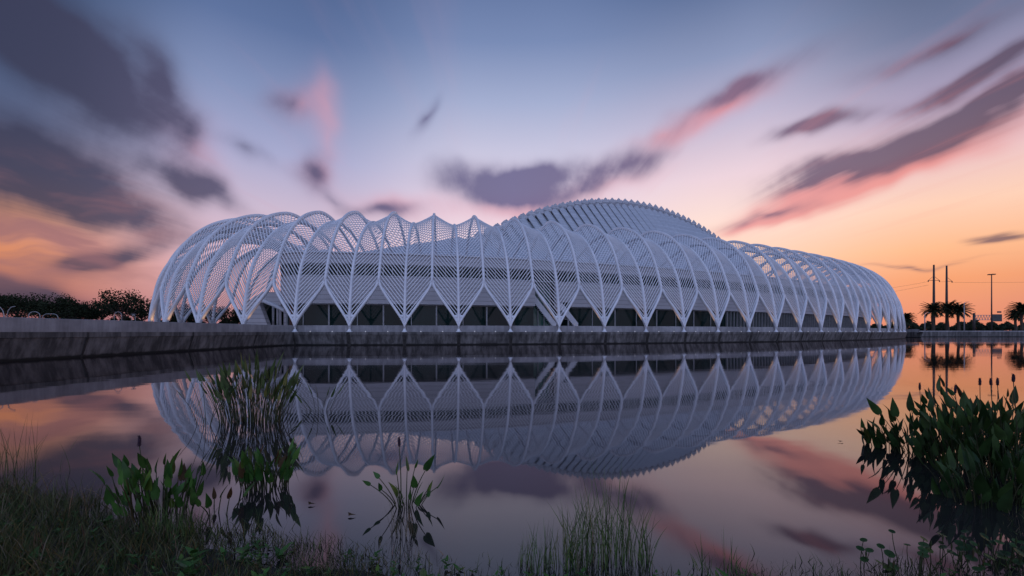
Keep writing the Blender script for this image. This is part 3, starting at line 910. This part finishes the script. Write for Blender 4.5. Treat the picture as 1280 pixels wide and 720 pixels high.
for k in range(7000):
    px = rng.uniform(-120, 345); d = rng.uniform(134, 150); x = (px - 640) / F * d
    z = 1.7 + (3.6 + .9 * sin(px * .09) + .6 * sin(px * .41)) * rng.random() ** .7; s = rng.uniform(.3, .8)
    p = V(x, d, z); a = Vector((rng.gauss(0, 1), rng.gauss(0, 1), rng.gauss(0, 1))).normalized(); b = a.orthogonal().normalized()
    mb.add([p + a * s, p + b * s * .6, p - a * s, p - b * s * .6], [(0, 1, 2, 3)])
tag(mb.build('distant_undergrowth', M['crown']), kind='stuff')

def palm(loc, h, r, seed, label, nf=64):
    rng = random.Random(seed); loc = Vector(loc); t = thing('palm_tree', loc, label, 'palm tree', 'palms along the far shore')
    tr = MB(); tr.tube([loc + V(.15 * sin(k), 0, h * .72 * k / 8) for k in range(9)], [.55, .48, .45, .44, .44, .44, .46, .58, .62], 9); tr.build('trunk', M['trunk'], t, True)
    cr = MB(); top = loc + V(.15 * sin(8), 0, h * .72)
    for k in range(nf):
        a = 2.399 * k; el = lerp(1.35, -.35, (k / nf) ** .9); L = r * rng.uniform(.85, 1.1)
        d = V(cos(a), sin(a), 0); pts = []; p = top.copy(); ang = el
        for q in range(8):
            pts.append(p.copy()); p = p + (d * cos(ang) + V(0, 0, 1) * sin(ang)) * (L / 7); ang -= .13
        sd = V(-d.y, d.x, 0)
        cr.tube(pts, [.06, .05, .045, .04, .03, .025, .02, .01], 4)
        for q in range(1, 8):
            for sg in (-1, 1):
                for e in (0, .33, .66):
                    p0 = pts[q].lerp(pts[q - 1], e); tg = (pts[q] - pts[q - 1]).normalized()
                    ll = .55 * (1 - abs(q - 4) / 9) * 1.7
                    tip = p0 + (sd * sg * .75 + tg * .8 - V(0, 0, .3)) * ll
                    cr.add([p0 - tg * .14, p0 + tg * .14, tip], [(0, 1, 2)])
    cr.build('crown', M['frond'], t)
palm(place(1166, 168), 11.6, 4.3, 301, 'leftmost palm of the three in front of the utility poles')
palm(place(1184.5, 170), 12.2, 4.4, 302, 'middle palm of the three, at the right utility pole')
palm(place(1198, 168), 11.4, 4.3, 303, 'rightmost palm of the three beside a lamp post')
palm(place(1277, 168), 12.0, 4.4, 304, 'thick palm at the right picture edge')
palm(place(1269.5, 190), 10.2, 3.6, 305, 'thin palm just left of the edge palm')
palm(place(1132, 200), 8.6, 3.6, 306, 'palm mostly hidden behind the right end of the pergola')

# ------------------------------------------------------------------ poles, lamps, sign
def util_pole(px, d, ytop, ycross, label, sides):
    b = place(px, d); h = (HOR - ytop) / F * d + CAM_Z; zc = (HOR - ycross) / F * d + CAM_Z
    t = thing('utility_pole', b, label, 'utility pole', 'tall utility poles')
    m = MB(); m.tube([b, V(b.x, b.y, (b.z + h) / 2), V(b.x, b.y, h)], [.52, .44, .30], 10); m.build('shaft', M['dark_steel'], t, True)
    for sg in sides:
        m = MB(); tip = V(b.x + sg * 2.4, b.y, zc)
        m.tube([V(b.x, b.y, zc), tip], .11, 6); m.tube([V(b.x, b.y, zc + 1.9), tip], .07, 6)
        m.tube([tip, tip + V(0, 0, -.35), tip + V(0, 0, -.7)], [.16, .2, .1], 8)
        m.build('cross_arm', M['dark_steel'], t)
    return V(b.x, b.y, zc)
c1 = util_pole(1167.3, 185, 331, 350.5, 'left tall utility pole with arms on both sides', (-1, 1))
c2 = util_pole(1183.3, 190, 332, 351.5, 'right tall utility pole with one arm to the right', (1,))
def wire(a, b, label, sag=.6):
    m = MB(); pts = []
    for k in range(25):
        t = k / 24; p = a.lerp(b, t); p.z -= sag * 4 * t * (1 - t); pts.append(p)
    m.tube(pts, .035, 4, False); tag(m.build('power_line', M['dark_steel']), label, 'power line', 'power lines from the utility poles')
def wpt(px, py, d): return V((px - 640) / F * d, d, CAM_Z + (HOR - py) / F * d)
wire(c1 + V(-2.4, 0, -.5), wpt(1060, 366, 260), 'upper power line running left from the left utility pole')
wire(c1 + V(-2.4, 0, -2.0), wpt(1060, 372, 260), 'lower power line running left from the left utility pole')
wire(c1 + V(2.4, 0, -.5), c2 + V(0, 0, 0), 'short power line between the two utility poles', .15)
wire(c2 + V(2.4, 0, -.5), wpt(1420, 348.5, 195), 'power line running right from the right utility pole')
def mast():
    b = place(1239.5, 235); h = (HOR - 342.5) / F * 235 + CAM_Z
    t = thing('light_mast', b, 'slim tall highway light mast right of the utility poles', 'street lamp')
    m = MB(); m.tube([b, V(b.x, b.y, h)], [.34, .2], 8); m.build('pole', M['dark_steel'], t, True)
    m = MB(); m.tube([V(b.x + cos(a) * .8, b.y + sin(a) * .8, h - .2) for a in [k * pi / 6 for k in range(13)]], .12, 5); m.build('ring', M['dark_steel'], t)
    for k in range(6):
        a = k * pi / 3; p = V(b.x + cos(a) * 1.15, b.y + sin(a) * 1.15, h - .25)
        m = MB(); m.box(p, (.9, .5, .45), a); m.build('lamp_head', M['dark_steel'], t)
mast()
def lamp_post(px, d, ytop, label):
    b = place(px, d); h = (HOR - ytop) / F * d + CAM_Z
    t = thing('lamp_post', b, label, 'street lamp', 'pale lamp posts on the far shore')
    m = MB(); m.tube([b, V(b.x, b.y, h)], [.20, .13], 8); m.build('pole', M['galv'], t, True)
    m = MB(); m.tube([V(b.x, b.y, h - .1), V(b.x + .4, b.y, h + .25), V(b.x + 1.0, b.y, h + .3)], .07, 6); m.box((b.x + 1.3, b.y, h + .3), (.8, .35, .14)); m.build('lamp_head', M['galv'], t)
lamp_post(1156, 155, 392, 'short pale lamp post left of the three palms')
lamp_post(1205.3, 158, 378.5, 'taller pale lamp post touching the right palm of the three')
def gantry():
    d = 240.0; x0, x1 = (1217.5 - 640) / F * d, (1249 - 640) / F * d; zt = CAM_Z + (HOR - 394) / F * d; zb = zt - 2.6
    t = thing('sign_gantry', (x0, d, 1.7), 'overhead highway sign gantry with dark panel seen right of the palms', 'road sign')
    m = MB(); m.tube([V(x0, d, 1.7), V(x0, d, zt + 1.2)], .55, 8); m.build('post', M['dark_steel'], t, True)
    m = MB()
    for z in (zb, zt): m.tube([V(x0, d, z), V(x1 + 1.5, d, z)], .16, 6)
    n = 9
    for k in range(n):
        xa, xb = lerp(x0, x1, k / n), lerp(x0, x1, (k + 1) / n); xm = (xa + xb) / 2
        m.tube([V(xa, d, zb), V(xm, d, zt)], .11, 5); m.tube([V(xm, d, zt), V(xb, d, zb)], .11, 5)
    m.build('truss', M['galv'], t)
    m = MB(); m.box(((1244.5 - 640) / F * d, d - .6, (zb + zt) / 2 - .2), (5.6, .25, 4.0)); m.build('sign_panel', M['sign_back'], t)
    m = MB(); m.box(((1247.5 - 640) / F * d, d - .6, zt + 1.75), (2.2, .25, .9)); m.build('exit_tab', M['sign_back'], t)
gantry()

# bike hoops behind the left parapet
def hoop(px, d, w, top, label, az=0.0, splay=False):
    x = (px - 640) / F * d; t = 1.7; m = MB()
    ca, sa = cos(az), sin(az)
    def pt(u, z): return V(x + u * ca, d + u * sa, z)
    h = top
    if splay:
        for sg in (-1, 1):
            m.tube([pt(sg * .05, t), pt(sg * .07, t + h * .55), pt(sg * .16, t + h * .82), pt(sg * .34, t + h * .97), pt(sg * .58, t + h)],   .022, 8)
    else:
        r = .28; pts = [pt(-w / 2, t), pt(-w / 2, t + h - r)]
        for k in range(1, 7): a = k * pi / 12; pts.append(pt(-w / 2 + r - r * cos(a), t + h - r + r * sin(a)))
        for k in range(0, 7): a = pi / 2 - k * pi / 12; pts.append(pt(w / 2 - r + r * cos(a), t + h - r + r * sin(a)))
        pts.append(pt(w / 2, t)); m.tube(pts, .022, 8)
    tag(m.build('bicycle_rack', M['galv'], None, True), label, 'bike rack', 'white tube hoops behind the left parapet')
hoop(7, 26, .5, 1.45, 'forked white tube with two hooked arms at the left edge', 0, True)
hoop(43, 28, .62, 1.22, 'narrow white hoop second from the left edge', .2)
hoop(63, 29, .95, 1.12, 'wide low white hoop third from the left edge', .1)
hoop(147.5, 34, .5, 1.50, 'narrow white hoop under the tallest gappy tree', .2)
hoop(167, 35, .22, 1.36, 'slim white hoop nearest the pergola', .6)

# ------------------------------------------------------------------ small lamps on the ledge + uplights behind the parapet
nmw = ['first', 'second', 'third', 'fourth', 'fifth', 'sixth', 'seventh', 'eighth', 'ninth', 'tenth', 'eleventh', 'twelfth', 'thirteenth', 'fourteenth', 'fifteenth', 'sixteenth', 'seventeenth', 'eighteenth', 'nineteenth', 'twentieth', 'twenty first', 'twenty second']
for i in range(4, 22):
    for sg in (-.3, .3):
        P, N = ell_out(i + sg, 0.22)
        if W2px(P)[0] < 365 and i == 4: continue
        m = MB(); m.tube([P + V(0, 0, 1.602), P + V(0, 0, 1.66)], .075, 8)
        m.tube([P + V(0, 0, 1.66), P + V(0, 0, 1.71), P + V(0, 0, 1.74)], [.065, .06, .02], 8)
        tag(m.build('ledge_lamp', M['lamp']), 'small white ledge lamp just %s of the %s tall foot from the left wall corner' % ('left' if sg < 0 else 'right', nmw[i - 4]), 'lamp', 'small lamps along the wall ledge')
for i in list(range(0, 4)) + list(range(9, 24)):
    r = feet[i]; sg = 1 if i < 4 else -1
    tg = (feet[i + 1].P - feet[i - 1].P).normalized() * sg
    ld = bpy.data.lights.new('uplight_lamp', 'SPOT'); ld.energy = 95; ld.color = (1.0, .52, .20); ld.spot_size = radians(56); ld.spot_blend = .9; ld.shadow_soft_size = .08
    lo = bpy.data.objects.new('uplight_lamp', ld); COL.objects.link(lo)
    lo.location = r.P + r.d * .75 + tg * 1.0 + V(0, 0, 1.95)
    aim = (r.P + r.d * .15 + tg * 1.0 + V(0, 0, 4.0)) - lo.location
    lo.rotation_euler = aim.to_track_quat('-Z', 'Y').to_euler()

# ------------------------------------------------------------------ sky
def px_azel(px, py):
    x, y, z = (px - 640) / F, 1.0, (HOR - py) / F
    return degrees(atan2(x, y)), degrees(atan2(z, hypot(x, y)))
w = bpy.data.worlds.new('World'); SC.world = w; w.use_nodes = True
nt = w.node_tree; nt.nodes.clear()
def N(t): return nt.nodes.new(t)
def mth(op, a, b=None, c=None):
    n = N('ShaderNodeMath'); n.operation = op
    for k, x in enumerate((a, b, c)):
        if x is None: continue
        if hasattr(x, 'is_output'): nt.links.new(x, n.inputs[k])
        else: n.inputs[k].default_value = x
    return n.outputs[0]
tc = N('ShaderNodeTexCoord'); sp = N('ShaderNodeSeparateXYZ'); nt.links.new(tc.outputs['Generated'], sp.inputs[0])
X, Y, Z = sp.outputs
az = mth('MULTIPLY', mth('ARCTAN2', X, Y), 180 / pi)
el = mth('MULTIPLY', mth('ARCSINE', Z), 180 / pi)
ela = mth('ABSOLUTE', el)
e01 = mth('DIVIDE', ela, 60.0)
def eramp(st): return ramp(nt, e01, [(e / 60.0, s2l(c)) for e, c in st], 'EASE').outputs[0]
def eramp_l(st): return ramp(nt, e01, [(e / 60.0, s2l(c)) for e, c in st]).outputs[0]
centre = eramp_l([(0, (208, 150, 152)), (6, (238, 186, 180)), (11, (248, 216, 220)), (16, (234, 214, 230)), (22, (204, 200, 224)), (28, (164, 174, 208)), (34, (120, 138, 180)), (40, (92, 112, 156)), (60, (60, 86, 140))])
left = eramp_l([(0, (130, 86, 98)), (3, (172, 106, 102)), (7, (220, 140, 100)), (11, (206, 146, 122)), (14, (142, 126, 146)), (18, (94, 104, 138)), (24, (68, 88, 124)), (31, (46, 68, 104)), (40, (38, 58, 92)), (60, (34, 54, 90))])
right = eramp_l([(0, (150, 98, 110)), (2.5, (188, 120, 116)), (5, (218, 142, 112)), (8, (240, 178, 140)), (12, (246, 204, 182)), (16, (232, 194, 198)), (21, (172, 160, 190)), (27, (104, 116, 150)), (34, (66, 82, 116)), (60, (44, 64, 104))])
BK = 1.0
back0 = eramp_l([(0, (152, 146, 172)), (12, (158, 160, 194)), (28, (142, 160, 202)), (45, (118, 143, 190)), (60, (104, 132, 184))])
BKG = 1.36
vmul = N('ShaderNodeVectorMath'); vmul.operation = 'SCALE'; nt.links.new(back0, vmul.inputs[0]); 
bw = N('ShaderNodeMapRange'); bw.interpolation_type = 'SMOOTHSTEP'; nt.links.new(Y, bw.inputs[0]); bw.inputs[1].default_value = .15; bw.inputs[2].default_value = -.95; bw.inputs[3].default_value = .40; bw.inputs[4].default_value = 2.1
nt.links.new(bw.outputs[0], vmul.inputs['Scale'])
back = vmul.outputs[0]
def sstep(x, a, b):
    n = N('ShaderNodeMapRange'); n.interpolation_type = 'SMOOTHSTEP'; nt.links.new(x, n.inputs[0])
    n.inputs[1].default_value = a; n.inputs[2].default_value = b; return n.outputs[0]
midl = eramp_l([(0, (176, 120, 130)), (4, (212, 156, 160)), (9, (220, 182, 196)), (14, (204, 186, 208)), (20, (168, 170, 206)), (26, (132, 146, 186)), (32, (94, 114, 158)), (40, (66, 88, 132)), (60, (50, 76, 124))])
midr = eramp_l([(0, (196, 132, 134)), (4, (234, 168, 150)), (8, (252, 204, 176)), (13, (252, 222, 212)), (18, (236, 210, 220)), (24, (192, 184, 210)), (30, (138, 150, 186)), (37, (84, 104, 146)), (60, (54, 78, 126))])
col = mixc(nt, centre, midl, sstep(az, -4, -26))
col = mixc(nt, col, left, sstep(az, -34, -50))
col = mixc(nt, col, midr, sstep(az, 4, 26))
col = mixc(nt, col, right, sstep(az, 28, 46))
# distort the lookup coordinates of the clouds along the wind
zc = mth('MAXIMUM', mth('ABSOLUTE', Z), 0.03)
cu = N('ShaderNodeCombineXYZ'); nt.links.new(mth('DIVIDE', X, zc), cu.inputs[0]); nt.links.new(mth('DIVIDE', Y, zc), cu.inputs[1])
def wn(scale, sx, sy, det=4, rough=.55):
    mp = N('ShaderNodeMapping'); mp.inputs['Scale'].default_value = (sx, sy, 1); nt.links.new(cu.outputs[0], mp.inputs[0])
    n = N('ShaderNodeTexNoise'); n.inputs['Scale'].default_value = scale; n.inputs['Detail'].default_value = det; n.inputs['Roughness'].default_value = rough
    nt.links.new(mp.outputs[0], n.inputs[0]); return n
n1 = wn(1.0, 3.6, .38); n2 = wn(1.0, 10, .55, 3)
ae = N('ShaderNodeCombineXYZ')
na = N('ShaderNodeTexNoise'); na.inputs['Scale'].default_value = 7; na.inputs['Detail'].default_value = 2; nt.links.new(tc.outputs['Generated'], na.inputs[0])
ns = N('ShaderNodeSeparateColor'); nt.links.new(na.outputs['Color'], ns.inputs[0])
nt.links.new(mth('ADD', az, mth('MULTIPLY', mth('SUBTRACT', ns.outputs[0], .5), 7.0)), ae.inputs[0])
nt.links.new(mth('ADD', el, mth('MULTIPLY', mth('SUBTRACT', ns.outputs[1], .5), 5.0)), ae.inputs[1])
def blobs(lst):
    tot = None
    for px, py, ang, sl, sw, st in lst:
        c = px_azel(px, py); ca, sa = cos(radians(ang)), sin(radians(ang))
        e1 = px_azel(px + ca * sl, py + sa * sl); e2 = px_azel(px - sa * sw, py + ca * sw)
        d1 = hypot(e1[0] - c[0], e1[1] - c[1]); d2 = hypot(e2[0] - c[0], e2[1] - c[1])
        mp = N('ShaderNodeMapping'); mp.vector_type = 'TEXTURE'
        mp.inputs['Location'].default_value = (c[0], c[1], 0); mp.inputs['Rotation'].default_value = (0, 0, atan2(e1[1] - c[1], e1[0] - c[0]))
        mp.inputs['Scale'].default_value = (d1 * 2.1, d2 * 2.1, 1)
        nt.links.new(ae.outputs[0], mp.inputs[0])
        gr = N('ShaderNodeTexGradient'); gr.gradient_type = 'QUADRATIC_SPHERE'; nt.links.new(mp.outputs[0], gr.inputs[0])
        if tot is None: tot = mth('MULTIPLY', gr.outputs[1], st)
        else: tot = mth('MULTIPLY_ADD', gr.outputs[1], st, tot)
    return tot
DARK = [(45, 45, 38, 165, 62, 1.7), (115, 100, 40, 66, 38, 1.0), (200, 95, 55, 60, 26, 1.0), (222, 165, 70, 55, 30, .9), (35, 212, 14, 150, 48, 2.5), (150, 262, 26, 88, 22, 1.6), (250, 234, 24, 66, 18, 1.5),
        (150, 320, -10, 62, 13, 1.6), (100, 330, 0, 40, 8, .9), (20, 362, 10, 62, 18, 2.2), (75, 378, 6, 50, 8, 1.2), (358, 126, 0, 42, 28, 1.0), (396, 212, 70, 28, 22, 1.2), (312, 196, 22, 42, 13, 1.0),
        (655, 222, -3, 92, 22, 2.2), (640, 252, 4, 72, 18, 1.7), (775, 204, -24, 62, 17, 1.0), (735, 240, -24, 50, 14, .8), (480, 266, 0, 46, 9, 1.0),
        (925, 113, -27, 110, 15, 1.3), (1020, 153, -20, 70, 10, 1.2), (1110, 184, -20, 190, 20, 2.3), (1240, 130, -20, 110, 14, 1.4), (1215, 96, -21, 130, 13, 1.6), (1180, 52, -22, 120, 15, 1.1), (960, 270, -12, 60, 7, 1.0),
        (1255, 297, -8, 44, 6, 2.0), (1150, 329, -4, 90, 3, .9), (528, 147, -60, 28, 9, .7), (1010, 236, -16, 60, 12, .8), (420, 250, 40, 22, 8, .6)]
PINK = [(380, 126, 0, 48, 32, .75), (410, 170, 90, 60, 14, .35), (400, 215, 0, 30, 26, .7), (240, 190, 55, 90, 40, .6), (480, 262, 0, 60, 18, .8), (640, 266, 0, 90, 20, 1.2), (415, 135, 80, 50, 14, .35), (900, 138, -27, 110, 16, .9), (1120, 205, -20, 170, 20, 1.6),
        (965, 276, -12, 75, 10, 1.1), (1010, 250, -16, 110, 14, .9), (820, 165, -25, 50, 14, .5), (80, 300, 12, 110, 22, .5), (760, 232, -20, 90, 22, .6)]
ni = N('ShaderNodeTexNoise'); ni.inputs['Scale'].default_value = 6.0; ni.inputs['Detail'].default_value = 5; ni.inputs['Roughness'].default_value = .55; nt.links.new(tc.outputs['Generated'], ni.inputs[0])
right_side = sstep(az, 4, 22)
dd = mth('MULTIPLY', blobs(DARK), mth('MULTIPLY_ADD', ni.outputs[0], 2.5, -.25))
stk = mth('ADD', mth('MULTIPLY', n2.outputs[0], .55), mth('MULTIPLY', n1.outputs[0], .9))
stk = mth('ADD', mth('MULTIPLY', mth('SUBTRACT', stk, .725), mth('MULTIPLY_ADD', right_side, 1.3, .45)), 1.0)
dd = mth('MULTIPLY', dd, stk)
pp = mth('MULTIPLY', blobs(PINK), mth('MULTIPLY_ADD', n1.outputs[0], 1.0, .5))
thin = sstep(n1.outputs[0], .52, .8)
pinkc = ramp(nt, mth('DIVIDE', mth('ADD', az, 60.0), 120.0), [(0, s2l((196, 122, 112))), (.25, s2l((206, 150, 172))), (.5, s2l((226, 172, 186))), (.72, s2l((232, 140, 146))), (1, s2l((224, 120, 110)))]).outputs[0]
darkc = ramp(nt, mth('DIVIDE', mth('ADD', az, 60.0), 120.0), [(0, s2l((48, 52, 76))), (.12, s2l((60, 60, 86))), (.25, s2l((86, 80, 112))), (.5, s2l((104, 98, 140))), (.72, s2l((110, 92, 124))), (1, s2l((72, 60, 82)))]).outputs[0]
darkc = mixc(nt, darkc, pinkc, mth('MULTIPLY', mth('MULTIPLY', sstep(n1.outputs[0], .50, .80), .40), right_side))
front = sstep(Y, -.15, .25)
col = mixc(nt, col, pinkc, mth('MULTIPLY', sstep(pp, 0, 1.1), .8))
col = mixc(nt, col, darkc, mth('MULTIPLY', sstep(dd, .0, 1.22), .92))
lowl = mth('MULTIPLY', mth('MULTIPLY', sstep(az, -34, -46), sstep(el, 2, 7)), sstep(el, 17, 11))
mn = N('ShaderNodeTexNoise'); mn.inputs['Scale'].default_value = 1; mn.inputs['Detail'].default_value = 4
mm = N('ShaderNodeMapping'); mm.inputs['Scale'].default_value = (.09, .34, 1); mm.inputs['Rotation'].default_value = (0, 0, .3); nt.links.new(ae.outputs[0], mm.inputs[0]); nt.links.new(mm.outputs[0], mn.inputs[0])
col = mixc(nt, col, s2l((150, 104, 112)), mth('MULTIPLY', lowl, mth('MULTIPLY', sstep(mn.outputs[0], .42, .62), .75)))
# soft veil of general streaks so that the clear parts are not even
veil = mth('MULTIPLY', mth('MULTIPLY', mth('MULTIPLY', thin, .11), sstep(el, 3, 14)), sstep(dd, .5, .0))
col = mixc(nt, col, pinkc, veil)
bk = mixc(nt, back, (0.30, .29, .38, 1), mth('MULTIPLY', thin, .4))
col = mixc(nt, bk, col, front)
below = sstep(el, -.5, -4)
col = mixc(nt, col, (.05, .05, .06, 1), below)
sky = N('ShaderNodeTexSky'); sky.sky_type = 'NISHITA'; sky.sun_disc = False; sky.sun_elevation = radians(1.5); sky.sun_rotation = radians(44)
bg1 = N('ShaderNodeBackground'); nt.links.new(col, bg1.inputs[0]); bg1.inputs[1].default_value = 1.0
bg2 = N('ShaderNodeBackground'); nt.links.new(sky.outputs[0], bg2.inputs[0]); bg2.inputs[1].default_value = 0.012
ad = N('ShaderNodeAddShader'); nt.links.new(bg1.outputs[0], ad.inputs[0]); nt.links.new(bg2.outputs[0], ad.inputs[1])
out = N('ShaderNodeOutputWorld'); nt.links.new(ad.outputs[0], out.inputs[0])
try: w.cycles.sampling_method = 'MANUAL'; w.cycles.sample_map_resolution = 512
except Exception: pass

sd = bpy.data.lights.new('sun_afterglow', 'SUN'); sd.energy = 0.5; sd.angle = radians(2); sd.color = (1, .62, .38)
so = bpy.data.objects.new('sun_afterglow', sd); COL.objects.link(so)
a = radians(44); e = radians(-2)      # the sun has just gone under the horizon
so.rotation_euler = Vector((-sin(a) * cos(e), -cos(a) * cos(e), -sin(e))).to_track_quat('-Z', 'Y').to_euler()

# ------------------------------------------------------------------ camera
cd = bpy.data.cameras.new('camera'); cam = bpy.data.objects.new('camera', cd); COL.objects.link(cam)
cam.location = (0, 0, CAM_Z); cam.rotation_euler = (radians(90), 0, 0)
cd.sensor_width = 36; cd.lens = F / 1280 * 36; cd.shift_y = (HOR - 360) / 1280
cd.clip_start = 0.1; cd.clip_end = 8000
SC.camera = cam
SC.render.engine = 'CYCLES'
SC.cycles.max_bounces = 6; SC.cycles.diffuse_bounces = 3; SC.cycles.glossy_bounces = 4
SC.cycles.use_denoising = True
vs_ = SC.view_settings; vs_.view_transform = 'Standard'; vs_.look = 'None'; vs_.exposure = 0.0; vs_.gamma = 1.0; vs_.use_curve_mapping = False
